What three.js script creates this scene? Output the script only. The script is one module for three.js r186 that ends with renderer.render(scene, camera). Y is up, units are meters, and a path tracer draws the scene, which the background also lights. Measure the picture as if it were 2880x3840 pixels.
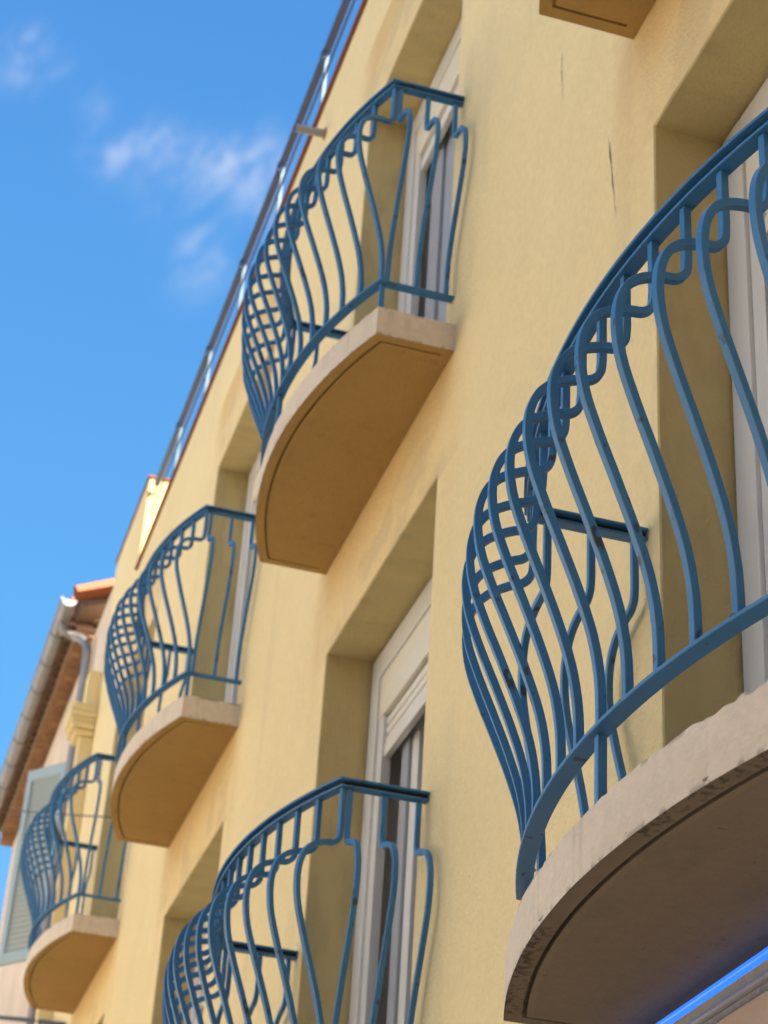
import * as THREE from 'three';
import { mergeGeometries } from 'three/addons/utils/BufferGeometryUtils.js';
import { RectAreaLightUniformsLib } from 'three/addons/lights/RectAreaLightUniformsLib.js';
import { RoundedBoxGeometry } from 'three/addons/geometries/RoundedBoxGeometry.js';

// ---------------------------------------------------------------- camera, sky, sun, exposure
const scene = new THREE.Scene();
const YU = 5.5, YL = 2.884;                                   // floor level of the upper and the lower row of balconies
const camera = new THREE.PerspectiveCamera(28.55, 0.75, 0.1, 900);
camera.position.set(2.7397, 1.6109, 1.503);
camera.up.set(0.48460646, 0.85209434, 0.19771651);
camera.lookAt(2.7397 - 8.2605825, 1.6109 + 5.2014465, 1.503 - 2.1697305);
camera.focus = 3.5;
camera.userData.fStop = 7.4;

const EXPOSURE = 4.0;
const SUN = new THREE.Vector3(0.56, 0.70, -0.44).normalize();
RectAreaLightUniformsLib.init();
const renderer = new THREE.WebGLRenderer({ antialias: true });
renderer.setSize(768, 1024);
renderer.toneMapping = THREE.LinearToneMapping;
renderer.toneMappingExposure = EXPOSURE;
renderer.shadowMap.enabled = true;
renderer.shadowMap.type = THREE.PCFSoftShadowMap;

// ---------------------------------------------------------------- noise
function hash(x, y, s) {
  let h = Math.imul(x, 374761393) ^ Math.imul(y, 668265263) ^ Math.imul(s, 2147483647 ^ 0x5bd1e995);
  h = Math.imul(h ^ (h >>> 13), 1274126177); h ^= h >>> 16;
  return (h >>> 0) / 4294967296;
}
function vnoise(x, y, s = 0, per = 0) {
  const xi = Math.floor(x), yi = Math.floor(y); let fx = x - xi, fy = y - yi;
  fx = fx * fx * (3 - 2 * fx); fy = fy * fy * (3 - 2 * fy);
  const w = per ? (v) => ((v % per) + per) % per : (v) => v;
  const a = hash(w(xi), w(yi), s), b = hash(w(xi + 1), w(yi), s), c = hash(w(xi), w(yi + 1), s), d = hash(w(xi + 1), w(yi + 1), s);
  return a + (b - a) * fx + (c - a) * fy + (a - b - c + d) * fx * fy;
}
function fbm(x, y, s = 0, oct = 4, per = 0) {
  let v = 0, a = 0.5, n = 0;
  for (let i = 0; i < oct; i++) { v += a * vnoise(x, y, s + i * 17, per); n += a; a *= 0.5; x *= 2; y *= 2; per *= 2; }
  return v / n;
}
const clamp01 = (v) => Math.min(1, Math.max(0, v));
const sstep = (a, b, v) => { const t = clamp01((v - a) / (b - a)); return t * t * (3 - 2 * t); };
const mix = (a, b, t) => a + (b - a) * t;
let seed = 12345;
const rnd = () => { seed = (Math.imul(seed, 1664525) + 1013904223) >>> 0; return seed / 4294967296; };

// ---------------------------------------------------------------- sky (computed, linear values)
const WISPS = [   // direction, angular size and strength of the thin cloud shreds
  [-0.7400, 0.6726, 0.0052, 0.0104, 0.20], [-0.7323, 0.6809, -0.0047, 0.0087, 0.24], [-0.7378, 0.6748, -0.0164, 0.0081, 0.16], [-0.7439, 0.6682, -0.0071, 0.0092, 0.10], [-0.7478, 0.6625, -0.0434, 0.0087, 0.12], [-0.7459, 0.6652, -0.0337, 0.0069, 0.08], [-0.7610, 0.6469, -0.0478, 0.0097, 0.18],
  [-0.7583, 0.6490, -0.0619, 0.0115, 0.28], [-0.7528, 0.6541, -0.0739, 0.0115, 0.28], [-0.7598, 0.6435, -0.0927, 0.0127, 0.20], [-0.7492, 0.6543, -0.1031, 0.0110, 0.28], [-0.7535, 0.6471, -0.1165, 0.0127, 0.28], [-0.7417, 0.6591, -0.1242, 0.0104, 0.22], [-0.7607, 0.6367, -0.1262, 0.0097, 0.18],
  [-0.7450, 0.6533, -0.1349, 0.0115, 0.15], [-0.7782, 0.6197, -0.1016, 0.0097, 0.24], [-0.7852, 0.6096, -0.1089, 0.0097, 0.18], [-0.7909, 0.6039, -0.0991, 0.0087, 0.10], [-0.7749, 0.6273, -0.0769, 0.0092, 0.06], [-0.7589, 0.6349, -0.1447, 0.0138, 0.10]];
function makeSky() {
  const W = 2048, H = 1024, data = new Float32Array(W * H * 4);
  const stops = [[0.0, 0.62, 0.82, 1.02], [0.12, 0.36, 0.68, 1.06], [0.40, 0.150, 0.49, 0.98], [0.70, 0.090, 0.325, 0.79], [1.0, 0.085, 0.27, 0.70]];
  for (let j = 0; j < H; j++) {
    const v = ((j + 0.5) / H - 0.5) * Math.PI, y = Math.sin(v), cy = Math.cos(v);
    for (let i = 0; i < W; i++) {
      const a = ((i + 0.5) / W - 0.5) * 2 * Math.PI, x = Math.cos(a) * cy, z = Math.sin(a) * cy;
      let r, g, b; const yy = Math.max(0, y);
      let k = 0; while (k < 3 && yy > stops[k + 1][0]) k++;
      const t = clamp01((yy - stops[k][0]) / (stops[k + 1][0] - stops[k][0]));
      r = mix(stops[k][1], stops[k + 1][1], t); g = mix(stops[k][2], stops[k + 1][2], t); b = mix(stops[k][3], stops[k + 1][3], t);
      if (y > -0.02) {
        const px = x / (yy + 0.22), pz = z / (yy + 0.22);
        const big = fbm(px * 1.1 + 7.3, pz * 1.1 - 2.1, 91, 3);
        const wisp = fbm(px * 5 + 0.8 * fbm(px * 3, pz * 3, 5, 3) + 3, pz * 5 + 11, 33, 5);
        let c = sstep(0.40, 0.66, big * 0.62 + wisp * 0.38) * 1.0;
        // clouds cleared in the view direction, with thin wisps; unseen ones brightened for light
        const gap = sstep(0.80, 0.93, -x * 0.826 + y * 0.52 - z * 0.217);
        let thin = 0;
        for (const [dx, dy, dz, rad, a] of WISPS) {
          const d2 = ((x - dx) ** 2 + (y - dy) ** 2 + (z - dz) ** 2) / (rad * rad);
          if (d2 < 6) thin += a * Math.exp(-d2 * 0.9);
        }
        if (thin > 0.004) { const wx = x * 60 + y * 25, wz = z * 70 + y * 70, w = fbm(wx, wz, 57, 3) * 2.2; thin = Math.min(0.42, thin * 0.78) * (0.12 + 1.15 * sstep(0.36, 0.74, 0.6 * fbm(wx * 0.9 + w, wz * 1.5 + w, 55, 5) + 0.4 * fbm(wx * 3 + w, wz * 5, 59, 4))); }
        c = mix(c, Math.max(thin, 0), gap);
        c = clamp01(c);
        const lum = mix(mix(1.4, 2.8, sstep(0.35, 0.8, wisp)), 1.1, gap);
        r = mix(r, 1.02 * lum, c); g = mix(g, 1.0 * lum, c); b = mix(b, 1.0 * lum, c);
      }
      const o = (j * W + i) * 4;
      data[o] = r / EXPOSURE; data[o + 1] = g / EXPOSURE; data[o + 2] = b / EXPOSURE; data[o + 3] = 1;
    }
  }
  const t = new THREE.DataTexture(data, W, H, THREE.RGBAFormat, THREE.FloatType);
  t.mapping = THREE.EquirectangularReflectionMapping; t.magFilter = THREE.LinearFilter; t.minFilter = THREE.LinearFilter; t.needsUpdate = true;
  return t;
}
const sky = makeSky();
scene.background = sky; scene.environment = sky;

const sun = new THREE.DirectionalLight(new THREE.Color(1, 0.93, 0.82), 5);
sun.position.copy(SUN).multiplyScalar(60); sun.target.position.set(-5, 4, 0);
sun.castShadow = true; sun.shadow.mapSize.set(2048, 2048); sun.shadow.radius = 1;
Object.assign(sun.shadow.camera, { left: -30, right: 30, top: 30, bottom: -30, near: 1, far: 150 });
scene.add(sun, sun.target);

// ---------------------------------------------------------------- texture helpers
const toS = (v) => Math.round(255 * (v <= 0.0031308 ? 12.92 * v : 1.055 * Math.pow(clamp01(v), 1 / 2.4) - 0.055));
function colorTex(w, h, f, wrap = THREE.RepeatWrapping) {
  const d = new Uint8Array(w * h * 4);
  for (let j = 0; j < h; j++) for (let i = 0; i < w; i++) {
    const c = f((i + 0.5) / w, (j + 0.5) / h), o = (j * w + i) * 4;
    d[o] = toS(c[0]); d[o + 1] = toS(c[1]); d[o + 2] = toS(c[2]); d[o + 3] = 255;
  }
  const t = new THREE.DataTexture(d, w, h); t.colorSpace = THREE.SRGBColorSpace;
  t.wrapS = t.wrapT = wrap; t.magFilter = THREE.LinearFilter; t.minFilter = THREE.LinearMipmapLinearFilter; t.generateMipmaps = true; t.needsUpdate = true;
  return t;
}
function grayTex(w, h, f) {
  const d = new Uint8Array(w * h * 4);
  for (let j = 0; j < h; j++) for (let i = 0; i < w; i++) {
    const c = Math.round(255 * clamp01(f((i + 0.5) / w, (j + 0.5) / h))), o = (j * w + i) * 4;
    d[o] = d[o + 1] = d[o + 2] = c; d[o + 3] = 255;
  }
  const t = new THREE.DataTexture(d, w, h);
  t.wrapS = t.wrapT = THREE.RepeatWrapping; t.magFilter = THREE.LinearFilter; t.minFilter = THREE.LinearMipmapLinearFilter; t.generateMipmaps = true; t.needsUpdate = true;
  return t;
}
const rep = (t, x, y, ox = 0, oy = 0) => { const c = t.clone(); c.repeat.set(x, y); c.offset.set(ox, oy); c.needsUpdate = true; return c; };

// fine render grain: soft lumps and small grains
const grainTex = grayTex(512, 512, (u, v) => 0.25 * fbm(u * 16, v * 16, 3, 3, 16) + 0.75 * fbm(u * 80, v * 80, 9, 3, 80));

// ---------------------------------------------------------------- layout of the facade
const PITCH = 3.0146, BAYS = [0, 1, 2, 3];
const OPEN_W = 0.657, OPEN_H = 2.109, REVEAL = 0.176;
const SLAB = { W: 0.7776, s: 0.2603, b: 0.143, t: 0.108 };
const RAIL = { W: 0.7515, s: 0.2575, b: 0.156, h: 1.0, low: 0.1307 };
const SLAB_NEAR = { W: 0.782, s: 0.279, b: 0.136, t: 0.108 }, RAIL_NEAR = { W: 0.755, s: 0.270, b: 0.148, h: 1.0, low: 0.1307 };   // the nearest balcony is a touch deeper
const ROOF = 8.575, TALL = 9.36, TALLX = -9.75, ENDX = -11.1;
const openings = []; for (const k of BAYS) for (const y of [YU, YL]) openings.push([-k * PITCH, y]);

// wall paint: warm yellow render with slow tone changes, shade painted in under the slabs, soot, grime and run-off streaks
function wallPaint(x, y) {
  let r = 0.845, g = 0.665, b = 0.340;
  const n = fbm(x * 0.9, y * 0.6, 1, 4) - 0.5, m = fbm(x * 5, y * 5, 21, 4) - 0.5, sp = fbm(x * 75, y * 75, 63, 2) - 0.5;
  const st = fbm(x * 7, y * 0.55, 41, 3);
  let k = 1 + 0.09 * n + 0.05 * m + 0.09 * sp;
  let grime = 0.09 * sstep(0.58, 0.8, st) * sstep(0.4, 0.65, fbm(x * 1.3, y * 0.9, 77, 3));
  let ochre = 0;
  for (const [ox, oy] of openings) {
    const dx = x - ox; if (Math.abs(dx) > 1.3) continue;
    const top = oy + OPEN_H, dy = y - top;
    // band above the window head: ochre is painted shade under the balcony, plus grime
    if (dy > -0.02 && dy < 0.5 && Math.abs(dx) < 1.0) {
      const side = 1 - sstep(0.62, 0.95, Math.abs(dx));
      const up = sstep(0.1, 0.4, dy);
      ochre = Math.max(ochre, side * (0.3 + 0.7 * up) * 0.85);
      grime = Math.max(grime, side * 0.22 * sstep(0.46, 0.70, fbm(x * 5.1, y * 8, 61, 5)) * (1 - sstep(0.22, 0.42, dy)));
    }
    // run-off below the slab ends
    const ds = Math.abs(Math.abs(dx) - 0.80), below = (oy - SLAB.t) - y;
    if (below > 0 && below < 0.8 && ds < 0.12) ochre = Math.max(ochre, (1 - below / 0.8) * (1 - ds / 0.12) * 0.5 * (0.4 + st));
    // splash and dust beside the slab
    const above = y - oy;
    if (above > -0.12 && above < 0.25 && ds < 0.10) grime = Math.max(grime, 0.28 * (1 - Math.abs(above) / 0.25) * (1 - ds / 0.10) * (0.4 + m + 0.5));
    // fine soot at the arris of the opening
    const da = Math.abs(Math.abs(dx) - OPEN_W);
    if (da < 0.05 && y > oy && y < top) grime = Math.max(grime, 0.20 * (1 - da / 0.05) * sstep(0.45, 0.7, fbm(x * 30, y * 8, 15, 3)));
    // grey scuff on the far side of each balcony wall
    if (y > oy + 0.1 && y < oy + 1.2 && Math.abs(dx) > OPEN_W && Math.abs(dx) < 0.95) grime = Math.max(grime, 0.07 * sstep(0.5, 0.72, fbm(x * 9, y * 1.4, 19, 3)));
  }
  r *= k; g *= k * (1 + 0.01 * n); b *= k * (1 + 0.05 * n);
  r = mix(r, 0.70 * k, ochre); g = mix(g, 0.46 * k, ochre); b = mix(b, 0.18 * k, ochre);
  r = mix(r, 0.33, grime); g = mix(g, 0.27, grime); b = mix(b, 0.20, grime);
  return [r, g, b];
}
const FACE = { x0: -11.3, x1: 0.95, y0: 1.4, y1: 9.4 };
function wallMat(R, w, h) {
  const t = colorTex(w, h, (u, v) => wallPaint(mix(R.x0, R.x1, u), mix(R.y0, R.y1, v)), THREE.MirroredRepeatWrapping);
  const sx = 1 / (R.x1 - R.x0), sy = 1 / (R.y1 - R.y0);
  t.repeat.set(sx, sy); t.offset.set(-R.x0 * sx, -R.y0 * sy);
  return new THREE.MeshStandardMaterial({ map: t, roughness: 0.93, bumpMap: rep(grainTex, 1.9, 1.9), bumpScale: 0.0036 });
}
const M = {};
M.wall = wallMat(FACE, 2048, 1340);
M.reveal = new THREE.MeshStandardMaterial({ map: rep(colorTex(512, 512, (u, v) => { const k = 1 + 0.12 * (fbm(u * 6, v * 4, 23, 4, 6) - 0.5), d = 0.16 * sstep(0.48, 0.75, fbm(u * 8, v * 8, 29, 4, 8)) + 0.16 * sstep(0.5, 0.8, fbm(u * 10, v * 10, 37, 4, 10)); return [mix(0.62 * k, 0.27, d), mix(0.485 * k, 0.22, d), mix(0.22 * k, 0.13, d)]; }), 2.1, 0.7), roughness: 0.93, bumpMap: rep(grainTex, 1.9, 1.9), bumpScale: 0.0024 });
M.plaster = new THREE.MeshStandardMaterial({ color: new THREE.Color().setRGB(0.81, 0.645, 0.33), roughness: 0.93, bumpMap: rep(grainTex, 1.9, 1.9), bumpScale: 0.002 });

// balcony rim: pale pinkish concrete with drip streaks, dark specks on the upper and lower arris
const RIM_L = 2.4;
const rimTex = colorTex(2048, 128, (u, v) => {
  const x = u * RIM_L, y = v * 0.12;
  let k = 1 + 0.16 * (fbm(x * 6, y * 8, 4, 4) - 0.5) + 0.12 * (fbm(x * 60, y * 60, 8, 2) - 0.5);
  let d = 0.24 * sstep(0.60, 0.85, fbm(x * 34, y * 1.5, 6, 4)) * (0.3 + 0.7 * v);
  d = Math.max(d, 0.85 * sstep(0.86, 1, v) * sstep(0.52, 0.68, fbm(x * 22, 1, 12, 4)));
  d = Math.max(d, 0.5 * sstep(0.86, 1, 1 - v) * sstep(0.54, 0.68, fbm(x * 50, y * 30, 14, 4)));
  return [mix(0.725 * k, 0.15, d), mix(0.605 * k, 0.12, d), mix(0.46 * k, 0.085, d)];
});
M.rim = new THREE.MeshStandardMaterial({ map: rep(rimTex, 1, 1), roughness: 0.95, bumpMap: rep(grainTex, 4, 0.25), bumpScale: 0.0022 });
M.rimB = M.rim.clone(); M.rimB.map = rep(rimTex, 1, 1, 0.37, 0);
M.rimC = M.rim.clone(); M.rimC.map = rep(rimTex, -1, 1, 0.13, 0);
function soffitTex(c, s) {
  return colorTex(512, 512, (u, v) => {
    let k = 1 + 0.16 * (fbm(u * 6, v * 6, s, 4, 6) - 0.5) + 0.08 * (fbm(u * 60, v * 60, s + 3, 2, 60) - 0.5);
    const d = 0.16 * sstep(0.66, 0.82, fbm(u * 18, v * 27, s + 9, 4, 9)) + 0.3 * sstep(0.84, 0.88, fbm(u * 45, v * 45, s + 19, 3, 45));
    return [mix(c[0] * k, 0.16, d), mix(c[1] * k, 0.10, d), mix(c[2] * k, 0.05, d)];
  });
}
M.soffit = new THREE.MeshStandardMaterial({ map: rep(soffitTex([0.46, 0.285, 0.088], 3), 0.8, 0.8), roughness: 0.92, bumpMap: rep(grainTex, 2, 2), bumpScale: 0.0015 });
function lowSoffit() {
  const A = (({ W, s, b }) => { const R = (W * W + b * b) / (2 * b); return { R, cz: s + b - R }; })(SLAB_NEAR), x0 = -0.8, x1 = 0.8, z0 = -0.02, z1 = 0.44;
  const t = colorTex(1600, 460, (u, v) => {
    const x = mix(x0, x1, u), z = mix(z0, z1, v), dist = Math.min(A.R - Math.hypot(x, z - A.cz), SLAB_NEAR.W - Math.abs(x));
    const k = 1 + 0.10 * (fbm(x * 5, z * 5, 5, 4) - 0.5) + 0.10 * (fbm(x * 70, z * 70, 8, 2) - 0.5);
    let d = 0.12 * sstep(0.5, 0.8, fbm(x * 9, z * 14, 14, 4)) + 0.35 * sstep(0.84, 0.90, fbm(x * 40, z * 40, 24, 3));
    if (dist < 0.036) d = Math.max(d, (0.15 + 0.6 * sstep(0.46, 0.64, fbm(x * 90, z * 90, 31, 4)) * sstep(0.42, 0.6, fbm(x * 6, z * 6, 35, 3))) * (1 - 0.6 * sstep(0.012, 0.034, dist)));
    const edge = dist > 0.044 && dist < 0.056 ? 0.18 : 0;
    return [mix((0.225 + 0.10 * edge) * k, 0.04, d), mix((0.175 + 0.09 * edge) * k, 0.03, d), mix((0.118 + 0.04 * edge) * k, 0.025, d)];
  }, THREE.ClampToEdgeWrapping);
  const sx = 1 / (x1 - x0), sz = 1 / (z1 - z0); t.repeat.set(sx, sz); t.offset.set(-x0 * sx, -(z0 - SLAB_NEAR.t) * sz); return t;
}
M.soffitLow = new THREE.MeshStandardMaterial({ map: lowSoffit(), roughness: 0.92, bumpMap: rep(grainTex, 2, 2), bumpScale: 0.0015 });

// blue gloss paint on wrought iron, a little chalked, with chips
const ironTex = colorTex(512, 512, (u, v) => {
  const n = fbm(u * 8, v * 8, 71, 4, 8), f = fbm(u * 48, v * 48, 73, 3, 48);
  let k = 0.86 + 0.3 * n; const chip = 0.85 * sstep(0.68, 0.745, f * 0.55 + n * 0.45);
  return [mix(0.056 * k, 0.05, chip), mix(0.200 * k, 0.045, chip), mix(0.395 * k, 0.04, chip)];
});
M.iron = new THREE.MeshPhysicalMaterial({ specularIntensity: 0.55, map: rep(ironTex, 1.1, 0.83), roughness: 0.38, metalness: 0, bumpMap: rep(grainTex, 3, 3), bumpScale: 0.0004 });
M.ironPale = new THREE.MeshStandardMaterial({ color: new THREE.Color().setRGB(0.06, 0.13, 0.18), roughness: 0.5 });
M.ironDark = new THREE.MeshStandardMaterial({ color: new THREE.Color().setRGB(0.055, 0.095, 0.155), roughness: 0.5 });
M.weld = new THREE.MeshStandardMaterial({ map: rep(colorTex(128, 128, (u, v) => { const c = sstep(0.5, 0.62, fbm(u * 10, v * 10, 66, 3, 10)); return [mix(0.045, 0.13, c), mix(0.15, 0.085, c), mix(0.28, 0.05, c)]; }), 9, 9), roughness: 0.6 });
M.seamDark = new THREE.MeshStandardMaterial({ color: new THREE.Color().setRGB(0.035, 0.022, 0.016), roughness: 0.95 });  // dark strip that fills the gap between the two handrail bars
M.frame = new THREE.MeshStandardMaterial({ map: rep(colorTex(256, 256, (u, v) => { const k = 0.94 + 0.1 * fbm(u * 6, v * 3, 2, 4, 6); return [0.72 * k, 0.70 * k, 0.66 * k]; }), 1, 1), roughness: 0.38 });
M.boxPanel = new THREE.MeshStandardMaterial({ color: new THREE.Color().setRGB(0.78, 0.72, 0.58), roughness: 0.45 });
M.slat = new THREE.MeshStandardMaterial({ color: new THREE.Color().setRGB(0.74, 0.70, 0.62), roughness: 0.45 });
M.sash = new THREE.MeshStandardMaterial({ color: new THREE.Color().setRGB(0.36, 0.37, 0.40), roughness: 0.4 });
M.glass = new THREE.MeshPhysicalMaterial({ color: new THREE.Color().setRGB(0.85, 0.92, 0.93), roughness: 0.04, transmission: 1, thickness: 0, ior: 1.5 });
M.room = new THREE.MeshStandardMaterial({ color: new THREE.Color().setRGB(0.10, 0.095, 0.09), roughness: 0.95 });
M.gasket = new THREE.MeshStandardMaterial({ color: new THREE.Color().setRGB(0.02, 0.02, 0.022), roughness: 0.8 });
M.seal = new THREE.MeshStandardMaterial({ color: new THREE.Color().setRGB(0.07, 0.045, 0.025), roughness: 0.95 });
M.terracotta = new THREE.MeshStandardMaterial({ map: rep(colorTex(256, 256, (u, v) => { const k = 0.7 + 0.6 * fbm(u * 8, v * 8, 31, 4, 8); return [0.37 * k, 0.135 * k, 0.062 * k]; }), 3, 3), roughness: 0.9 });
M.capTile = new THREE.MeshStandardMaterial({ color: new THREE.Color().setRGB(0.20, 0.065, 0.035), roughness: 0.85 });
M.zinc = new THREE.MeshStandardMaterial({ map: rep(colorTex(256, 256, (u, v) => { const k = 0.8 + 0.4 * fbm(u * 7, v * 7, 51, 4, 7); return [0.30 * k, 0.28 * k, 0.26 * k]; }), 2, 2), roughness: 0.42, metalness: 0.55 });
M.peach = new THREE.MeshStandardMaterial({ map: rep(colorTex(512, 512, (u, v) => { const k = 0.88 + 0.24 * fbm(u * 8, v * 5, 81, 5, 8); return [0.74 * k, 0.59 * k, 0.435 * k]; }), 0.5, 0.5), roughness: 0.93, bumpMap: rep(grainTex, 2, 2), bumpScale: 0.002 });
M.corbel = new THREE.MeshStandardMaterial({ map: rep(colorTex(256, 256, (u, v) => { const k = 0.6 + 0.8 * fbm(u * 10, v * 10, 85, 4, 10); return [0.42 * k, 0.24 * k, 0.13 * k]; }), 2, 2), roughness: 0.95 });
M.mortar = new THREE.MeshStandardMaterial({ color: new THREE.Color().setRGB(0.40, 0.27, 0.17), roughness: 0.95 });
M.boards = new THREE.MeshStandardMaterial({ color: new THREE.Color().setRGB(0.16, 0.10, 0.065), roughness: 0.9 });
M.shutter = new THREE.MeshStandardMaterial({ color: new THREE.Color().setRGB(0.38, 0.47, 0.49), roughness: 0.6 });
M.cable = new THREE.MeshStandardMaterial({ color: new THREE.Color().setRGB(0.03, 0.03, 0.03), roughness: 0.7 });
M.streak = new THREE.MeshStandardMaterial({ color: new THREE.Color().setRGB(0.30, 0.225, 0.145), roughness: 0.95 });
M.pinkBoard = new THREE.MeshStandardMaterial({ map: rep(colorTex(256, 256, (u, v) => { const k = 0.88 + 0.24 * fbm(u * 6, v * 9, 87, 5, 6); return [0.62 * k, 0.47 * k, 0.38 * k]; }), 1, 1), roughness: 0.85, bumpMap: rep(grainTex, 2, 2), bumpScale: 0.0015 });
M.conduit = new THREE.MeshStandardMaterial({ color: new THREE.Color().setRGB(0.33, 0.33, 0.36), roughness: 0.45 });
M.neon = new THREE.MeshStandardMaterial({ color: new THREE.Color().setRGB(0.02, 0.1, 0.4), emissive: new THREE.Color().setRGB(0.007, 0.060, 0.30), emissiveIntensity: 1, roughness: 0.3 });
M.paving = new THREE.MeshStandardMaterial({ map: rep(colorTex(512, 512, (u, v) => { const k = 0.8 + 0.4 * fbm(u * 16, v * 16, 95, 5, 16); return [0.30 * k, 0.27 * k, 0.235 * k]; }), 0.25, 0.25), roughness: 0.95 });

M.asphalt = new THREE.MeshStandardMaterial({ color: new THREE.Color().setRGB(0.07, 0.07, 0.072), roughness: 0.9 });
M.cream = new THREE.MeshStandardMaterial({ color: new THREE.Color().setRGB(0.70, 0.62, 0.49), roughness: 0.9 });
M.brownHouse = new THREE.MeshStandardMaterial({ color: new THREE.Color().setRGB(0.30, 0.23, 0.17), roughness: 0.9 });

// ---------------------------------------------------------------- object helpers
const used = {};
function numbered(n) { if (!(n in used)) { used[n] = 0; return n; } return n + '_' + String(++used[n]).padStart(3, '0'); }
function shade(o) { o.traverse((c) => { if (c.isMesh) { c.castShadow = true; c.receiveShadow = true; } }); return o; }
function thing(name, label, category, [x, y, z] = [0, 0, 0], group) {
  const o = new THREE.Group(); o.name = numbered(name); o.position.set(x, y, z); o.userData = { label, category };
  if (group) o.userData.group = group; scene.add(o); return o;
}
function part(name, geo, mat, parent, pos) {
  const m = new THREE.Mesh(Array.isArray(geo) ? mergeGeometries(geo.map((g) => (g.index ? g.toNonIndexed() : g))) : geo, mat);
  m.name = numbered(name); m.castShadow = m.receiveShadow = true; if (pos) m.position.set(...pos); parent.add(m); return m;
}
function structure(name, geo, mat) { const m = part(name, geo, mat, scene); m.userData.kind = 'structure'; return m; }
function boxUV(g) {                                          // uv in metres from position and dominant normal
  const p = g.attributes.position, n = g.attributes.normal, uv = new Float32Array(p.count * 2);
  for (let i = 0; i < p.count; i++) {
    const ax = Math.abs(n.getX(i)), ay = Math.abs(n.getY(i)), az = Math.abs(n.getZ(i));
    if (az >= ax && az >= ay) { uv[2 * i] = p.getX(i); uv[2 * i + 1] = p.getY(i); }
    else if (ax >= ay) { uv[2 * i] = p.getX(i) + p.getZ(i); uv[2 * i + 1] = p.getY(i); }
    else { uv[2 * i] = p.getX(i); uv[2 * i + 1] = p.getY(i) + p.getZ(i); }
  }
  g.setAttribute('uv', new THREE.BufferAttribute(uv, 2)); return g;
}
function box(x0, x1, y0, y1, z0, z1, r = 0) {
  const w = x1 - x0, h = y1 - y0, d = z1 - z0;
  const g = r ? new RoundedBoxGeometry(w, h, d, 2, Math.min(r, w / 2.1, h / 2.1, d / 2.1)) : new THREE.BoxGeometry(w, h, d);
  g.translate((x0 + x1) / 2, (y0 + y1) / 2, (z0 + z1) / 2);
  return boxUV(g.index ? g.toNonIndexed() : g);
}
// a bar of given cross-section swept through 3-D frames: rings of points -> closed tube with caps, flat shaded faces with small chamfers
function loft(rings, cap = true) {
  const P = [], N = [], U = [], n = rings[0].length; let run = 0;
  const tri = (a, b, c, ua, ub, uc) => {
    const nx = new THREE.Vector3().crossVectors(b.clone().sub(a), c.clone().sub(a)).normalize();
    for (const q of [a, b, c]) { P.push(q.x, q.y, q.z); N.push(nx.x, nx.y, nx.z); }
    U.push(...ua, ...ub, ...uc);
  };
  for (let i = 0; i < rings.length - 1; i++) {
    const A = rings[i], B = rings[i + 1], len = A[0].distanceTo(B[0]); let w = 0;
    for (let j = 0; j < n; j++) {
      const k = (j + 1) % n, e = A[j].distanceTo(A[k]);
      tri(A[j], B[j], B[k], [w, run], [w, run + len], [w + e, run + len]);
      tri(A[j], B[k], A[k], [w, run], [w + e, run + len], [w + e, run]);
      w += e;
    }
    run += len;
  }
  if (cap) for (const [R, f] of [[rings[0], 1], [rings[rings.length - 1], -1]]) for (let j = 1; j < n - 1; j++) f > 0 ? tri(R[0], R[j], R[j + 1], [0, 0], [0.01, 0], [0.01, 0.01]) : tri(R[0], R[j + 1], R[j], [0, 0], [0.01, 0], [0.01, 0.01]);
  const g = new THREE.BufferGeometry();
  g.setAttribute('position', new THREE.Float32BufferAttribute(P, 3)); g.setAttribute('normal', new THREE.Float32BufferAttribute(N, 3)); g.setAttribute('uv', new THREE.Float32BufferAttribute(U, 2));
  return g;
}
function tube(pts, r, seg = 40, sides = 12, tension = 0.5) {
  const c = new THREE.CatmullRomCurve3(pts.map((q) => new THREE.Vector3(...q)), false, 'catmullrom', tension);
  return boxUV(new THREE.TubeGeometry(c, seg, r, sides, false).toNonIndexed());
}

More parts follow.
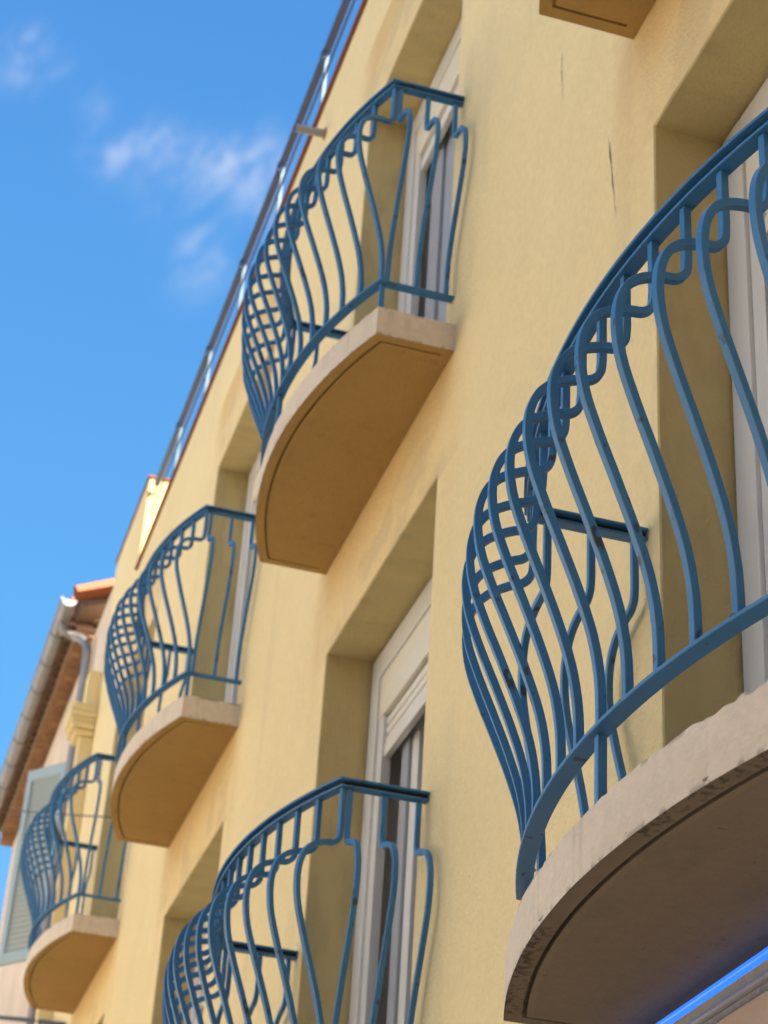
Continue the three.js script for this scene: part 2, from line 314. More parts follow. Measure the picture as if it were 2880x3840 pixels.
// ---------------------------------------------------------------- plan curve of a balcony: side, bowed front, side
function arcOf({ W, s, b }) { const R = (W * W + b * b) / (2 * b); return { R, cz: s + b - R, a: Math.asin(W / R) }; }
function planPath({ W, s, b }, inset, wallZ, n = 40) {
  const A = arcOf({ W, s, b }), r = A.R - inset, w = W - inset, a = Math.asin(w / r), out = [[-w, wallZ]];
  const zc = A.cz + Math.sqrt(r * r - w * w);
  const m = 6; for (let i = 1; i < m; i++) out.push([-w, mix(wallZ, zc, i / m)]);
  for (let i = 0; i <= n; i++) { const t = -a + (2 * a * i) / n; out.push([r * Math.sin(t), A.cz + r * Math.cos(t)]); }
  for (let i = m - 1; i >= 0; i--) out.push([w, mix(wallZ, zc, i / m)]);
  return out;
}
function sweepFlat(path, w, y0, y1, ch = 0.0012) {           // flat bar along a plan path with mitred corners
  const rings = [];
  for (let i = 0; i < path.length; i++) {
    const p = path[i], a = path[Math.max(0, i - 1)], c = path[Math.min(path.length - 1, i + 1)];
    let d1 = [p[0] - a[0], p[1] - a[1]], d2 = [c[0] - p[0], c[1] - p[1]];
    if (i === 0) d1 = d2; if (i === path.length - 1) d2 = d1;
    const l1 = Math.hypot(...d1), l2 = Math.hypot(...d2); d1 = d1.map((v) => v / l1); d2 = d2.map((v) => v / l2);
    let nx = -(d1[1] + d2[1]), nz = d1[0] + d2[0]; const l = Math.hypot(nx, nz); nx /= l; nz /= l;   // left normal = outwards
    const k = 1 / Math.max(0.5, nx * -d1[1] + nz * d1[0]), h = w / 2;
    const at = (o, y) => new THREE.Vector3(p[0] + nx * o * k, y, p[1] + nz * o * k);
    rings.push([at(-h + ch, y0), at(h - ch, y0), at(h, y0 + ch), at(h, y1 - ch), at(h - ch, y1), at(-h + ch, y1), at(-h, y1 - ch), at(-h, y0 + ch)]);
  }
  return loft(rings);
}

// baluster profile: [out, height] of the bar's centre line
function balusterProfile(k, dy) {
  const ctrl = [[0, 0.972], [0, 0.90], [0, 0.845], [0.004, 0.815], [0.018, 0.799], [0.040, 0.793], [0.062, 0.784], [0.084, 0.771], [0.104, 0.748], [0.117, 0.715], [0.122, 0.672], [0.1155, 0.61], [0.094, 0.54], [0.063, 0.455], [0.034, 0.37], [0.012, 0.29], [0.002, 0.22], [0, 0.17], [0, 0.129]];
  const c = new THREE.CatmullRomCurve3(ctrl.map(([o, h]) => new THREE.Vector3(o * k, h + (h > 0.2 && h < 0.86 ? dy + 0.013 * sstep(0.45, 0.75, h) : 0), 0)), false, 'centripetal');
  return c.getPoints(64);
}
function balusterGeo(k = 1, dy = 0, th = 0.0150) {
  const pts = balusterProfile(k, dy), h = th / 2, ch = 0.0010, rings = [];
  for (let i = 0; i < pts.length; i++) {
    const a = pts[Math.max(0, i - 1)], b = pts[Math.min(pts.length - 1, i + 1)], t = b.clone().sub(a).normalize();
    const n = new THREE.Vector3(-t.y, t.x, 0), s = new THREE.Vector3(0, 0, 1), p = pts[i];
    const at = (u, v) => p.clone().addScaledVector(n, u).addScaledVector(s, v);
    rings.push([at(-h + ch, -h), at(-h, -h + ch), at(-h, h - ch), at(-h + ch, h), at(h - ch, h), at(h, h - ch), at(h, -h + ch), at(h - ch, -h)]);
  }
  return loft(rings);
}
const shiftUV = (g, a, b) => { const u = g.attributes.uv; for (let i = 0; i < u.count; i++) u.setXY(i, u.getX(i) + a, u.getY(i) + b); return g; };
const balFront = [balusterGeo(1.12, 0), shiftUV(balusterGeo(1.15, 0.004), 0.31, 0.17), shiftUV(balusterGeo(1.09, -0.004), 0.57, 0.71), shiftUV(balusterGeo(1.13, -0.001), 0.77, 0.43), shiftUV(balusterGeo(1.11, 0.002), 0.13, 0.89)];
const balSide = [shiftUV(balusterGeo(1.2, 0), 0.23, 0.37), shiftUV(balusterGeo(1.24, 0.003), 0.67, 0.08), shiftUV(balusterGeo(1.15, -0.003), 0.43, 0.61)];
function railSet(R) {
  const path = planPath(R, 0.0185, 0.002);
  return { R, hand: mergeGeometries([sweepFlat(path, 0.043, 0.993, 1.0), sweepFlat(path, 0.030, 0.974, 0.981)]), seam: sweepFlat(path, 0.011, 0.9808, 0.9932, 0.0005), low: sweepFlat(planPath(R, 0.0175, 0.002), 0.034, R.low - 0.008, R.low) };
}
const railsAll = railSet(RAIL), railsNear = railSet(RAIL_NEAR);
const postGeo = box(-0.0083, 0.0083, 0, RAIL.low - 0.0075, -0.0083, 0.0083, 0.002);

// slab rim with an uneven, chipped arris; soffit plate with drip groove
function slabGeo(sd, SLAB) {
  const path = planPath(SLAB, 0, 0, 150), L = [0]; for (let i = 1; i < path.length; i++) L.push(L[i - 1] + Math.hypot(path[i][0] - path[i - 1][0], path[i][1] - path[i - 1][1]));
  const inset = (d) => planPath(SLAB, d, 0, 150);
  const p3 = inset(0.004), p6 = inset(0.02); const y1 = 0, y0 = -SLAB.t + 0.012;
  const rows = [];   // from bottom of the rim to the top
  const jag = (i, s, a) => { const f = fbm(L[i] * 38, sd * 9.1, s, 4), c = sstep(0.62, 0.78, fbm(L[i] * 16, sd * 3.7, s + 5, 3)); return a * (f - 0.5) + c * a * 1.6 * (f - 0.2); };
  const R = [[], [], [], [], []];
  for (let i = 0; i < path.length; i++) {
    const jt = Math.max(0, jag(i, 101, 0.006) + 0.001), jb = Math.max(0, jag(i, 131, 0.006));
    const wob = 0.0022 * (fbm(L[i] * 7, sd * 5, 9, 3) - 0.5);
    const out = (q, d) => { const e = [path[i][0] - q[i][0], path[i][1] - q[i][1]], l = Math.hypot(...e); return [path[i][0] - (e[0] / l) * d, path[i][1] - (e[1] / l) * d]; };
    const o = (d, y) => { const q = out(p6, d + wob); return new THREE.Vector3(q[0], y, Math.max(0, q[1])); };
    R[0].push(o(0.0005, -SLAB.t)); R[1].push(o(jb * 0.7 + 0.0005, y0 + 0.001 + jb)); R[2].push(o(0, y0 + 0.02 + jb)); R[3].push(o(0, y1 - 0.006 - jt)); R[4].push(o(0.004 + jt, y1 - jt * 0.6));
  }
  const P = [], U = [], N = [];
  const push = (q, u, v) => { P.push(q.x, q.y, q.z); U.push(u, v); };
  for (let r = 0; r < 4; r++) for (let i = 0; i < path.length - 1; i++) {
    const a = R[r][i], b = R[r][i + 1], c = R[r + 1][i + 1], d = R[r + 1][i];
    const u0 = L[i] / RIM_L, u1 = L[i + 1] / RIM_L, v = (y) => clamp01((y + SLAB.t) / SLAB.t);
    push(a, u0, v(a.y)); push(b, u1, v(b.y)); push(c, u1, v(c.y)); push(a, u0, v(a.y)); push(c, u1, v(c.y)); push(d, u0, v(d.y));
  }
  const top = new THREE.Shape(R[4].map((q) => new THREE.Vector2(q.x, q.z))), tri = THREE.ShapeUtils.triangulateShape(top.getPoints(), []);
  for (const t of tri) for (const k of [0, 2, 1]) { const q = R[4][t[k]]; push(new THREE.Vector3(q.x, -0.004, q.z), 0.5, 0.5); }
  const g = new THREE.BufferGeometry();
  g.setAttribute('position', new THREE.Float32BufferAttribute(P, 3)); g.setAttribute('uv', new THREE.Float32BufferAttribute(U, 2)); g.computeVertexNormals();
  return g;
}
function soffitGeo(SLAB) {
  const flat = (shape, y0, y1) => { const e = new THREE.ExtrudeGeometry(shape, { depth: y1 - y0, bevelEnabled: false, curveSegments: 8 }); e.rotateX(Math.PI / 2); e.translate(0, y1, 0); return boxUV(e.index ? e.toNonIndexed() : e); };
  const sh = (pts) => new THREE.Shape(pts.map(([x, z]) => new THREE.Vector2(x, z)));
  const outer = sh(planPath(SLAB, 0.0015, 0.001, 60));
  const ga = planPath(SLAB, 0.034, 0.035, 60), gb = planPath(SLAB, 0.043, 0.035, 60);
  outer.holes.push(new THREE.Path([...ga, ...gb.slice().reverse()].map(([x, z]) => new THREE.Vector2(x, z))));
  const back = sh(planPath(SLAB, 0.004, 0.001, 40));
  return mergeGeometries([flat(outer, -SLAB.t, -SLAB.t + 0.012), flat(back, -SLAB.t + 0.0125, -SLAB.t + 0.02)]);
}
const theSoffit = soffitGeo(SLAB), nearSoffit = soffitGeo(SLAB_NEAR);
const slabGeos = [slabGeo(1, SLAB), slabGeo(2, SLAB), slabGeo(3, SLAB)], nearSlab = slabGeo(5, SLAB_NEAR);

let balCount = 0;
function balcony(k, y, label, low) {
  const i = balCount++;
  const t = thing('balcony', label, 'balcony', [-k * PITCH, y, 0], 'bow-fronted balconies on the yellow facade');
  const RS = low ? railsNear : railsAll, RAIL = RS.R;
  part('slab', low ? nearSlab : slabGeos[i % 3], [M.rim, M.rimB, M.rimC][(i * 2) % 3], t);
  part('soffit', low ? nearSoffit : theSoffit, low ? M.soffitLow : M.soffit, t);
  const hr = part('handrail', RS.hand, M.iron, t); part('dark_seam', RS.seam, M.seamDark, hr);
  const lr = part('lower_rail', RS.low, M.iron, t), beads = [];
  const A = arcOf(RAIL), r = A.R - 0.0185;
  for (let j = -7; j <= 7; j++) {
    const x = j * 0.1045, a = Math.asin(x / r), b = part('baluster', balFront[(j * 3 + i * 7 + 70) % 5], M.iron, t, [x, 0, A.cz + r * Math.cos(a)]);
    b.rotation.y = a - Math.PI / 2 + (rnd() - 0.5) * 0.035;
    if (low) for (let q = 0; q < 3; q++) { const w = new THREE.IcosahedronGeometry(0.0055 + rnd() * 0.003, 1); w.scale(1.3, 0.55, 1.3); w.translate(x + (rnd() - 0.5) * 0.018, RAIL.low + 0.001, A.cz + r * Math.cos(a) + (rnd() - 0.5) * 0.018); beads.push(boxUV(w.index ? w.toNonIndexed() : w)); }
  }
  if (low) part('weld_beads', beads, M.weld, lr).userData.kind = 'stuff';
  for (const s of [-1, 1]) for (let j = 0; j < 3; j++) {
    const b = part('baluster', balSide[(j + i) % 3], M.iron, t, [s * (RAIL.W - 0.0185), 0, 0.026 + j * 0.1]);
    b.rotation.y = s > 0 ? 0 : Math.PI;
  }
  for (const x of [-RAIL.W + 0.0185, 0, RAIL.W - 0.0185]) {
    const a = Math.asin(x / r); part('post', postGeo, M.iron, t, [x, -0.004, A.cz + r * Math.cos(a) - (x ? 0.004 : 0)]);
  }
  return t;
}

// ---------------------------------------------------------------- ground, street and two unseen houses added to shape the light
{
  const flat = (x0, x1, z0, z1, y) => { const g = new THREE.PlaneGeometry(x1 - x0, z1 - z0); g.rotateX(-Math.PI / 2); g.translate((x0 + x1) / 2, y, (z0 + z1) / 2); return boxUV(g.toNonIndexed()); };
  structure('ground', flat(-300, 300, -300, 300, -0.14), M.paving);
  structure('road', flat(-300, 8.8, 2.0, 7.0, -0.13), M.asphalt);
  structure('pavement', box(-60, 9, -0.5, 0, 0.001, 2.0), M.paving);
  structure('pavement', box(-60, 9, -0.5, 0, 7.0, 8.999), M.paving);
  const addedHouse = (name, label, mats, x0, x1, z0, z1, h, faceX) => {
    const t = thing(name, label, 'house');
    part('wall', box(x0, x1, -0.3, h, z0, z1), mats, t);
    part('roof', box(x0 - 0.3, x1 + 0.3, h + 0.001, h + 0.2, z0 - 0.3, z1 + 0.3), M.capTile, t);
    for (let f = 0; f < 3; f++) for (let i = 0; i < 5; i++) {
      const y = 1.0 + f * 2.8, w = new THREE.Group(); w.name = numbered('window'); t.add(w);
      if (faceX) { const c = mix(z0, z1, (i + 0.5) / 5); part('frame', box(x0 - 0.02, x0 - 0.001, y, y + 1.5, c - 0.5, c + 0.5), M.frame, w); part('pane', box(x0 - 0.03, x0 - 0.021, y + 0.08, y + 1.42, c - 0.42, c + 0.42), M.gasket, w); }
      else { const c = mix(x0, x1, (i + 0.5) / 5); part('frame', box(c - 0.5, c + 0.5, y, y + 1.5, z0 - 0.02, z0 - 0.001), M.frame, w); part('pane', box(c - 0.42, c + 0.42, y + 0.08, y + 1.42, z0 - 0.03, z0 - 0.021), M.gasket, w); }
    }
  };
  addedHouse('added_opposite_house', 'unseen cream house added across the street to bounce sunlight', M.cream, -26, -3, 9, 17, 8.6, false);  // out of view, added to throw warm light onto the facade
  addedHouse('added_end_house', 'unseen tall brown house added behind the camera to block sky light', M.brownHouse, 9, 17, -0.0, 26, 13, true);  // out of view, added to keep sky light off this side
}

// ---------------------------------------------------------------- yellow building
const house = thing('yellow_building', 'long yellow rendered building with white window frames that carries the row of blue balconies', 'building', [0, 0, 0]);
function wallPiece(list, mat) {
  const s = new THREE.Shape([[ENDX, -0.3], [3.6, -0.3], [3.6, ROOF], [TALLX, ROOF], [TALLX, TALL], [ENDX, TALL]].map(([a, b]) => new THREE.Vector2(a, b)));
  for (const [ox, oy] of list) {
    const pts = [], e = OPEN_W;      // slightly uneven hand-plastered arrises
    const edge = (ax, ay, bx, by) => { const n = 24; for (let i = 0; i < n; i++) { const t = i / n, w = i ? 0.005 * (fbm((ax + (bx - ax) * t) * 9 + ox * 3, (ay + (by - ay) * t) * 9, 7, 3) - 0.5) : 0; pts.push(new THREE.Vector2(mix(ax, bx, t) + (ax === bx ? w : 0), mix(ay, by, t) + (ay === by ? w : 0))); } };
    edge(ox - e, oy - 0.01, ox - e, oy + OPEN_H); edge(ox - e, oy + OPEN_H, ox + e, oy + OPEN_H); edge(ox + e, oy + OPEN_H, ox + e, oy - 0.01); edge(ox + e, oy - 0.01, ox - e, oy - 0.01);
    s.holes.push(new THREE.Path(pts));
  }
  const g = new THREE.ExtrudeGeometry(s, { depth: 0.3, bevelEnabled: true, bevelThickness: 0.004, bevelSize: 0.004, bevelOffset: -0.004, bevelSegments: 1 });
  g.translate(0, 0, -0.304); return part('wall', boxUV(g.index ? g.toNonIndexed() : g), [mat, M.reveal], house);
}
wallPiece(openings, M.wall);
part('end_wall', [box(ENDX, ENDX + 0.3, -0.3, TALL, -9, -0.305), box(3.3, 3.6, -0.3, ROOF, -9, -0.305)], M.plaster, house);
part('gable_step', box(TALLX - 0.3, TALLX, ROOF - 0.2, TALL, -9, -0.305), M.plaster, house);
part('back_wall', box(ENDX, 3.6, -0.3, ROOF, -9.3, -9.001), M.plaster, house);
part('roof', [box(TALLX, 3.59, ROOF - 0.25, ROOF - 0.05, -8.99, -0.31), box(ENDX + 0.31, TALLX - 0.31, TALL - 0.25, TALL - 0.06, -8.99, -0.31)], M.capTile, house);
part('roof_edge', box(TALLX + 0.01, 3.62, ROOF - 0.006, ROOF + 0.022, -0.34, 0.02, 0.004), M.capTile, house);
part('roof_edge', box(ENDX - 0.01, TALLX + 0.012, TALL - 0.006, TALL + 0.018, -0.34, 0.012, 0.004), M.capTile, house);
// corner pilaster with a flared capital at the far end of the facade
{
  const pil = part('pilaster', [box(-11.13, -10.975, 0, 7.80, 0.001, 0.10, 0.006)], M.plaster, house);
  const rows = [[0.0, 0.020], [0.05, 0.045], [0.10, 0.075], [0.13, 0.085], [0.18, 0.10], [0.22, 0.10], [0.25, 0.085]];
  const cap = []; for (let i = 0; i < rows.length - 1; i++) { const e = rows[i + 1][1]; cap.push(box(-11.13 - e * 1.2, -10.975 + e * 0.6, 7.80 + rows[i][0], 7.80 + rows[i + 1][0] - 0.001, 0.001, 0.10 + e, 0.012)); }
  part('capital', cap, M.plaster, pil);
  part('capital_block', box(-11.13, -10.96, 8.05, 8.34, 0.001, 0.10, 0.008), M.plaster, pil);
}
// dark scrape marks on the render
{
  const mark = (x, y0, y1, w, s) => {
    const a = [], b = [], n = 26; for (let i = 0; i <= n; i++) { const t = i / n, y = mix(y1, y0, t), xx = x + 0.05 * t * (x > -1 ? 1 : 0.25) + 0.006 * (fbm(t * 5, s, 3, 3) - 0.5), ww = w * Math.sin(Math.PI * Math.pow(t, 0.8)) * (0.15 + 1.5 * Math.max(0, fbm(t * 14, s * 3, 5, 3) - 0.28)); a.push(new THREE.Vector2(xx - ww, y)); b.push(new THREE.Vector2(xx + ww, y)); }
    const g = new THREE.ShapeGeometry(new THREE.Shape([...a, ...b.reverse()])); g.translate(0, 0, 0.0015); return boxUV(g.toNonIndexed());
  };
  part('scrape_mark', mark(-0.945, YU - 0.62, YU - 0.30, 0.0068, 1), M.streak, house);
  part('scrape_mark', mark(-1.305, YU + 0.13, YU + 0.34, 0.0035, 2), M.streak, house);
}

// ---------------------------------------------------------------- windows (parts of the building)
function slatGeo(w) {
  const s = new THREE.Shape(); s.moveTo(0, 0); s.quadraticCurveTo(0.012, 0.016, 0, 0.031); s.lineTo(-0.006, 0.031); s.lineTo(-0.006, 0); s.closePath();
  const g = new THREE.ExtrudeGeometry(s, { depth: w, bevelEnabled: false, curveSegments: 5 }); g.rotateY(Math.PI / 2); g.scale(1, 1, -1);
  // shape x -> world z, extrude -> x
  g.translate(-w / 2, 0, 0);
  const idx = g.index ? g.toNonIndexed() : g; const p = idx.attributes.position;
  for (let i = 0; i < p.count; i += 3) { for (const at of Object.values(idx.attributes)) { const k = at.itemSize; for (let c = 0; c < k; c++) { const a = at.array[(i + 1) * k + c]; at.array[(i + 1) * k + c] = at.array[(i + 2) * k + c]; at.array[(i + 2) * k + c] = a; } } }
  idx.computeVertexNormals(); return boxUV(idx);
}
const oneSlat = slatGeo(1.1);
const frameGeo = [
  box(-0.648, -0.553, 0, OPEN_H - 0.008, -0.30, -REVEAL, 0.004), box(0.553, 0.648, 0, OPEN_H - 0.001, -0.30, -REVEAL, 0.004),
  box(-0.5525, 0.5525, 2.0, OPEN_H - 0.008, -0.30, -REVEAL - 0.001, 0.004), box(-0.552, 0.552, 0.0, 0.05, -0.30, -REVEAL - 0.006, 0.004)];
const sealGeo = [box(-0.6565, -0.6485, 0, OPEN_H - 0.0085, -0.30, -REVEAL - 0.008), box(0.6485, 0.6565, 0, OPEN_H - 0.0085, -0.30, -REVEAL - 0.008), box(-0.6565, 0.6565, OPEN_H - 0.008, OPEN_H - 0.0005, -0.30, -REVEAL - 0.008)];
const trackGeo = [box(-0.5525, -0.492, 0.05, 1.829, -0.225, -REVEAL - 0.012, 0.003), box(0.492, 0.5525, 0.05, 1.829, -0.225, -REVEAL - 0.012, 0.003)];
const boxGeo = box(-0.552, 0.552, 1.83, 1.999, -0.29, -REVEAL - 0.009, 0.004);
const roomGeo = (() => { const g = mergeGeometries([box(-1.2, 1.2, -0.05, 2.4, -2.2, -2.1), box(-1.3, -1.2, -0.05, 2.4, -2.1, -0.306), box(1.2, 1.3, -0.05, 2.4, -2.1, -0.306), box(-1.2, 1.2, -0.15, -0.05, -2.1, -0.306), box(-1.2, 1.2, 2.4, 2.45, -2.1, -0.306)]); return g; })();
function paneGeo(x0, x1, y0, y1, z) { const g = new THREE.PlaneGeometry(x1 - x0, y1 - y0); g.translate((x0 + x1) / 2, (y0 + y1) / 2, z); return boxUV(g.toNonIndexed()); }
function windowUnit(k, y, nSlats, openLeft) {
  const w = new THREE.Group(); w.name = numbered('window'); w.position.set(-k * PITCH, y, 0); house.add(w);
  part('frame', frameGeo, M.frame, w); part('seal', sealGeo, M.seal, w); for (const g of trackGeo) part('shutter_track', g, M.frame, w); part('shutter_box', boxGeo, M.boxPanel, w);
  let yy = 1.829;
  for (let i = 0; i < nSlats; i++) { yy -= 0.0375; part('slat', oneSlat, M.slat, w, [0, yy, -0.206]); }
  part('bottom_bar', box(-0.49, 0.49, yy - 0.052, yy - 0.002, -0.222, -0.196, 0.004), M.slat, w);
  const st = (name, a, b, z, m) => part(name, box(a, b, 0.05, 1.99, z - 0.035, z, 0.004), m, w);
  if (openLeft) { st('stile', -0.44, -0.31, -0.235, M.sash); st('stile', -0.306, -0.165, -0.25, M.sash); st('stile', -0.115, 0.0, -0.255, M.sash); }
  else { st('stile', -0.405, -0.325, -0.238, M.sash); st('stile', -0.32, -0.245, -0.25, M.frame); }
  st('stile', 0.41, 0.488, -0.25, M.sash);
  const gx = openLeft ? 0.001 : -0.244;
  part('sash_rail', box(gx, 0.409, 0.05, 0.12, -0.285, -0.251, 0.004), M.sash, w); part('sash_rail', box(gx, 0.409, 1.92, 1.99, -0.285, -0.251, 0.004), M.sash, w);
  part('pane', paneGeo(gx, 0.409, 0.121, 1.919, -0.268), M.glass, w);
  part('room', roomGeo, M.room, w);
}
for (const k of BAYS) { windowUnit(k, YL, k === 1 ? 3 : k === 0 ? 2 : 4, false); windowUnit(k, YU, k === 1 ? 1 : 2, k === 1); }

// ---------------------------------------------------------------- balconies
balcony(0, YL, 'nearest blue balcony, large at the right edge above the glowing blue tube', true);
balcony(0, YU, 'balcony of which only a stained brown underside corner shows at the top edge', false);
balcony(1, YU, 'upper blue balcony in the top centre against the roof line, its whole brown underside showing', false);
balcony(1, YL, 'lower blue balcony at bottom centre in front of the half-open roller shutter', false);
balcony(2, YU, 'middle upper balcony left of centre, between two others of the upper row', false);
balcony(3, YU, 'farthest blurred balcony at lower left in front of the grey shutter', false);

// ---------------------------------------------------------------- railing on the roof
{
  const t = thing('roof_railing', 'weathered blue metal railing running along the roof edge against the sky', 'railing', [0, ROOF, -0.05]);
  part('handrail', box(TALLX + 0.05, 3.4, 0.690, 0.720, -0.02, 0.02, 0.005), M.ironDark, t);
  for (const y of [0.58, 0.43]) part('rail', box(TALLX + 0.05, 3.4, y, y + 0.013, 0.012, 0.024, 0.003), M.ironDark, t);
  for (let i = 0; i < 14; i++) {
    const x = 3.0 - i * 0.952 - 0.41; if (x < TALLX + 0.1) break;
    part('railing_post', [box(x - 0.012, x + 0.012, 0.0, 0.66, -0.012, 0.010, 0.003)], M.ironPale, t);
    part('rail_bracket', [box(x - 0.03, x + 0.012, 0.63, 0.694, 0.0, 0.03, 0.004)], M.ironDark, t);
  }
}
// overflow spout
{
  const t = thing('overflow_spout', 'short pale pipe sticking out of the yellow wall just below the roof edge', 'pipe', [-4.61, 8.32, 0]);
  const g = new THREE.LatheGeometry([[0.014, 0], [0.021, 0], [0.021, 0.15], [0.016, 0.15], [0.016, 0.0]].map(([a, b]) => new THREE.Vector2(a, b)), 20); g.rotateX(Math.PI / 2 + 0.06);
  part('pipe', boxUV(g.toNonIndexed()), M.conduit, t);
  const f = new THREE.CylinderGeometry(0.03, 0.032, 0.008, 20); f.rotateX(Math.PI / 2); f.translate(0, 0, 0.005); part('collar', boxUV(f.toNonIndexed()), M.mortar, t);
}

// ---------------------------------------------------------------- shopfront strip under the nearest balcony
{
  const b = thing('shop_fascia', 'pinkish plastered shop fascia below the blue tube, bottom right corner', 'shop fascia', [0, YL, 0]);
  part('board', box(-1.6, 3.2, -0.9, -0.178, 0.001, 0.022, 0.006), M.pinkBoard, b);
  const t = thing('neon_tube', 'glowing blue light tube fixed under the nearest balcony', 'light tube', [0, YL, 0]);
  const mk = (y, z, r, x0, x1) => { const g = new THREE.CylinderGeometry(r, r, x1 - x0, 20); g.rotateZ(Math.PI / 2); g.translate((x0 + x1) / 2, y, z); return boxUV(g.toNonIndexed()); };
  part('tube', mk(-0.142, 0.05, 0.0082, -0.74, 1.5), M.neon, t);
  for (const x of [-0.7, 0.4, 1.4]) part('clip', box(x - 0.008, x + 0.008, -0.15, -0.134, 0.001, 0.046, 0.002), M.conduit, t);
  const c = thing('conduit', 'grey cable conduit running just below the glowing blue tube', 'conduit', [0, YL, 0]);
  part('pipe', mk(-0.167, 0.034, 0.0078, -0.9, 1.6), M.conduit, c);
  const l = new THREE.RectAreaLight(new THREE.Color(0.22, 0.2, 1), 0.07, 2.2, 0.018); l.position.set(0.38, YL - 0.1365, 0.0625); l.lookAt(0.38, YL + 0.3, 0.9); scene.add(l);
}

// ---------------------------------------------------------------- far house
{
  const X0 = -11.12, X1 = -16.85, YW = 9.15;
  const t = thing('peach_house', 'pale peach house at far left with tiled eaves and a grey gutter', 'house', [0, 0, 0]);
  // wall with one window
  const s = new THREE.Shape([[X1, -0.3], [X0, -0.3], [X0, YW], [X1, YW]].map(([a, b]) => new THREE.Vector2(a, b)));
  const wx0 = -13.05, wx1 = -12.22, wy0 = 6.55, wy1 = 8.12;
  s.holes.push(new THREE.Path([[wx0, wy0], [wx0, wy1], [wx1, wy1], [wx1, wy0]].map(([a, b]) => new THREE.Vector2(a, b))));
  const g = new THREE.ExtrudeGeometry(s, { depth: 0.3, bevelEnabled: false }); g.translate(0, 0, -0.3);
  part('wall', boxUV(g.index ? g.toNonIndexed() : g), M.peach, t);
  part('back_wall', [box(X1, X0, -0.3, YW, -7.3, -7.001), box(X1, X1 + 0.3, -0.3, YW, -7.0, -0.301)], M.peach, t);
  const wd = new THREE.Group(); wd.name = numbered('window'); t.add(wd);
  part('frame', [box(wx0, wx0 + 0.06, wy0, wy1, -0.2, -0.12), box(wx1 - 0.06, wx1, wy0, wy1, -0.2, -0.12), box(wx0 + 0.06, wx1 - 0.06, wy1 - 0.06, wy1, -0.2, -0.121), box(wx0 + 0.06, wx1 - 0.06, wy0, wy0 + 0.06, -0.2, -0.121), box((wx0 + wx1) / 2 - 0.04, (wx0 + wx1) / 2 + 0.04, wy0 + 0.06, wy1 - 0.06, -0.2, -0.121)], M.frame, wd);
  part('pane', paneGeo(wx0 + 0.06, wx1 - 0.06, wy0 + 0.06, wy1 - 0.06, -0.17), M.glass, wd);
  part('room', [box(wx0 - 0.2, wx1 + 0.2, wy0 - 0.2, wy1 + 0.2, -1.4, -1.3), box(wx0 - 0.3, wx0 - 0.2, wy0 - 0.2, wy1 + 0.2, -1.3, -0.302), box(wx1 + 0.2, wx1 + 0.3, wy0 - 0.2, wy1 + 0.2, -1.3, -0.302), box(wx0 - 0.2, wx1 + 0.2, wy0 - 0.3, wy0 - 0.2, -1.3, -0.302), box(wx0 - 0.2, wx1 + 0.2, wy1 + 0.2, wy1 + 0.3, -1.3, -0.302)], M.room, wd);
  // open louvred shutter, hinged on the wall
  const sh = new THREE.Group(); sh.name = numbered('shutter'); sh.position.set(-12.215, 6.5, 0.03); sh.rotation.y = -Math.PI + 0.66; t.add(sh); sh.userData.label = 'open grey-green louvred shutter';
  const SW = 0.43, SH = 1.62;
  part('shutter_frame', [box(0, 0.055, 0, SH, -0.016, 0.016, 0.004), box(SW - 0.055, SW, 0, SH, -0.016, 0.016, 0.004), box(0.055, SW - 0.055, 0, 0.09, -0.015, 0.015, 0.004), box(0.055, SW - 0.055, SH - 0.09, SH, -0.015, 0.015, 0.004)], M.shutter, sh);
  const lv = []; for (let y = 0.11; y < SH - 0.10; y += 0.044) { const b = new THREE.BoxGeometry(SW - 0.112, 0.006, 0.036); b.rotateX(0.75); b.translate(SW / 2, y, 0); lv.push(boxUV(b.toNonIndexed())); }
  const lm = part('louvres', lv, M.shutter, sh); lm.userData.kind = 'stuff';
  // corbelled tile eaves: two courses of half-round tiles bedded in mortar
  const co = [], mo = [];
  const half = new THREE.CylinderGeometry(0.075, 0.065, 0.24, 8, 1, true, 0, Math.PI);
  for (let c = 0; c < 2; c++) {
    const y = YW + 0.015 + c * 0.115, z1 = 0.13 + c * 0.12;
    for (let x = X0 - 1.0 - (c % 2) * 0.08; x > X1 - 0.1; x -= 0.16) {
      const q = half.clone(); q.rotateX(Math.PI / 2); q.rotateZ(Math.PI / 2); q.translate(x, y, z1 - 0.12); co.push(boxUV(q.toNonIndexed()));
    }
    mo.push(box(X1 - 0.05, X0 - 0.98, y + 0.076, y + 0.112, -0.2, z1 + 0.012, 0.004));
  }
  const cm = part('corbel_tiles', co, M.corbel, t); cm.userData.kind = 'stuff'; cm.material = M.corbel.clone(); cm.material.side = THREE.DoubleSide;
  part('eaves_course', mo, M.mortar, t);
  // roof plane with barrel tiles; the tiles of the near gable edge are separate pieces
  const slope = 0.33, y0 = 9.36, z0 = 0.235;
  part('roof', (() => { const b = new THREE.BoxGeometry(X0 - 0.70 - X1, 0.05, 7.4); b.translate((X0 - 0.70 + X1) / 2, 0, -3.74); b.rotateX(slope); b.translate(0, y0 - 0.045, z0 - 0.03); return boxUV(b.toNonIndexed()); })(), M.boards, t);
  const barrel = (() => { const b = new THREE.CylinderGeometry(0.085, 0.105, 0.46, 12, 1, true, 0, Math.PI), i = new THREE.CylinderGeometry(0.071, 0.091, 0.46, 12, 1, true, 0, Math.PI); const h = mergeGeometries([b.toNonIndexed(), i.toNonIndexed()]); h.rotateZ(Math.PI / 2); h.rotateY(Math.PI / 2); return boxUV(h); })();
  const tm = M.terracotta.clone(); tm.side = THREE.DoubleSide;
  const rest = [];
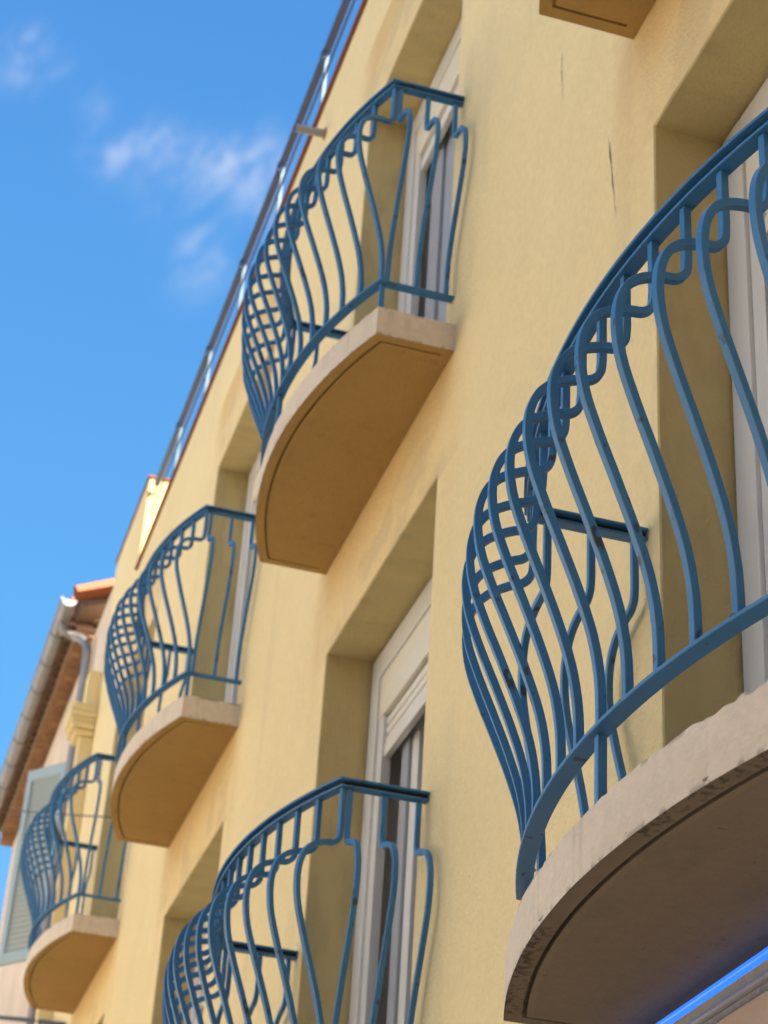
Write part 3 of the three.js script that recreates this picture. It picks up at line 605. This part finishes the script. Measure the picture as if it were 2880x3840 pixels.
  for (let col = 0; col < 26; col++) for (let row = 0; row < 5; row++) {
    const d = row * 0.38 + 0.25, x = X0 - 0.66 - col * 0.21, y = y0 + d * Math.sin(slope) + 0.012 + (rnd() - 0.5) * 0.01, z = z0 - d * Math.cos(slope);
    if (col < 3 && row < 4) { const q = part('roof_tile', barrel, tm, t, [x, y, z]); q.rotation.set(slope + 0.05, 0, 0); }
    else { const q = barrel.clone(); q.rotateX(slope + 0.05); q.translate(x, y, z); rest.push(q); }
  }
  const rm = part('roof_tiles', rest, tm, t); rm.userData.kind = 'stuff';
  // half-round gutter with joints
  const gutter = new THREE.Group(); gutter.name = numbered('gutter'); gutter.position.set(0, 9.275, 0.27); gutter.userData.label = 'grey half-round metal gutter'; t.add(gutter);
  const zm = M.zinc.clone(); zm.side = THREE.DoubleSide;
  const full = new THREE.CylinderGeometry(0.060, 0.060, 5.2, 20, 1, true, Math.PI, Math.PI); full.rotateZ(Math.PI / 2);
  full.translate(-14.28, 0, 0); part('trough', boxUV(full.toNonIndexed()), zm, gutter);
  const cap = new THREE.CircleGeometry(0.060, 20, Math.PI, Math.PI); cap.rotateY(Math.PI / 2); cap.translate(-11.68, 0, 0); part('end_cap', boxUV(cap.toNonIndexed()), zm, gutter);
  const lip = new THREE.CylinderGeometry(0.011, 0.011, 5.2, 10); lip.rotateZ(Math.PI / 2); lip.translate(-14.28, 0.004, 0.061); part('lip', boxUV(lip.toNonIndexed()), M.zinc, gutter);
  for (let x = -12.275; x > -16.8; x -= 0.56) { const j = new THREE.TorusGeometry(0.0612, 0.005, 6, 20, Math.PI); j.rotateZ(Math.PI); j.rotateY(Math.PI / 2); j.translate(x, 0, 0); part('gutter_strap', boxUV(j.toNonIndexed()), M.cable, gutter); }
  const dp = tube([[-12.02, 9.27, 0.27], [-12.02, 9.20, 0.268], [-12.03, 9.155, 0.235], [-12.02, 9.13, 0.165], [-11.95, 9.08, 0.10], [-11.85, 8.98, 0.062], [-11.80, 8.86, 0.055], [-11.77, 8.5, 0.055], [-11.77, 8.0, 0.055], [-11.77, 7.0, 0.055], [-11.77, 5.0, 0.055], [-11.77, 0.2, 0.055]], 0.036, 160, 14);
  part('downpipe', dp, M.zinc, t).userData.label = 'grey downpipe with a swan-neck bend';
}
// ---------------------------------------------------------------- cables across the street side
{
  tagged('thin_cable', tube([[-12.55, 7.77, 0.40], [-10.6, 7.01, 0.225], [-8.77, 6.315, 0.004]], 0.005, 60, 6), 'thin dark wire crossing in front of the farthest balcony');
  tagged('dark_cable', tube([[-16.2, 7.16, 0.43], [-12.767, 6.173, 0.2], [-11.4, 5.78, 0.115], [-10.1, 5.40, 0.004]], 0.016, 40, 8), 'thick dark cable at the bottom left corner');
  function tagged(name, g, label) { const m = part(name, g, M.cable, scene); m.userData = { label, category: 'cable' }; }
}

shade(scene);
renderer.render(scene, camera);
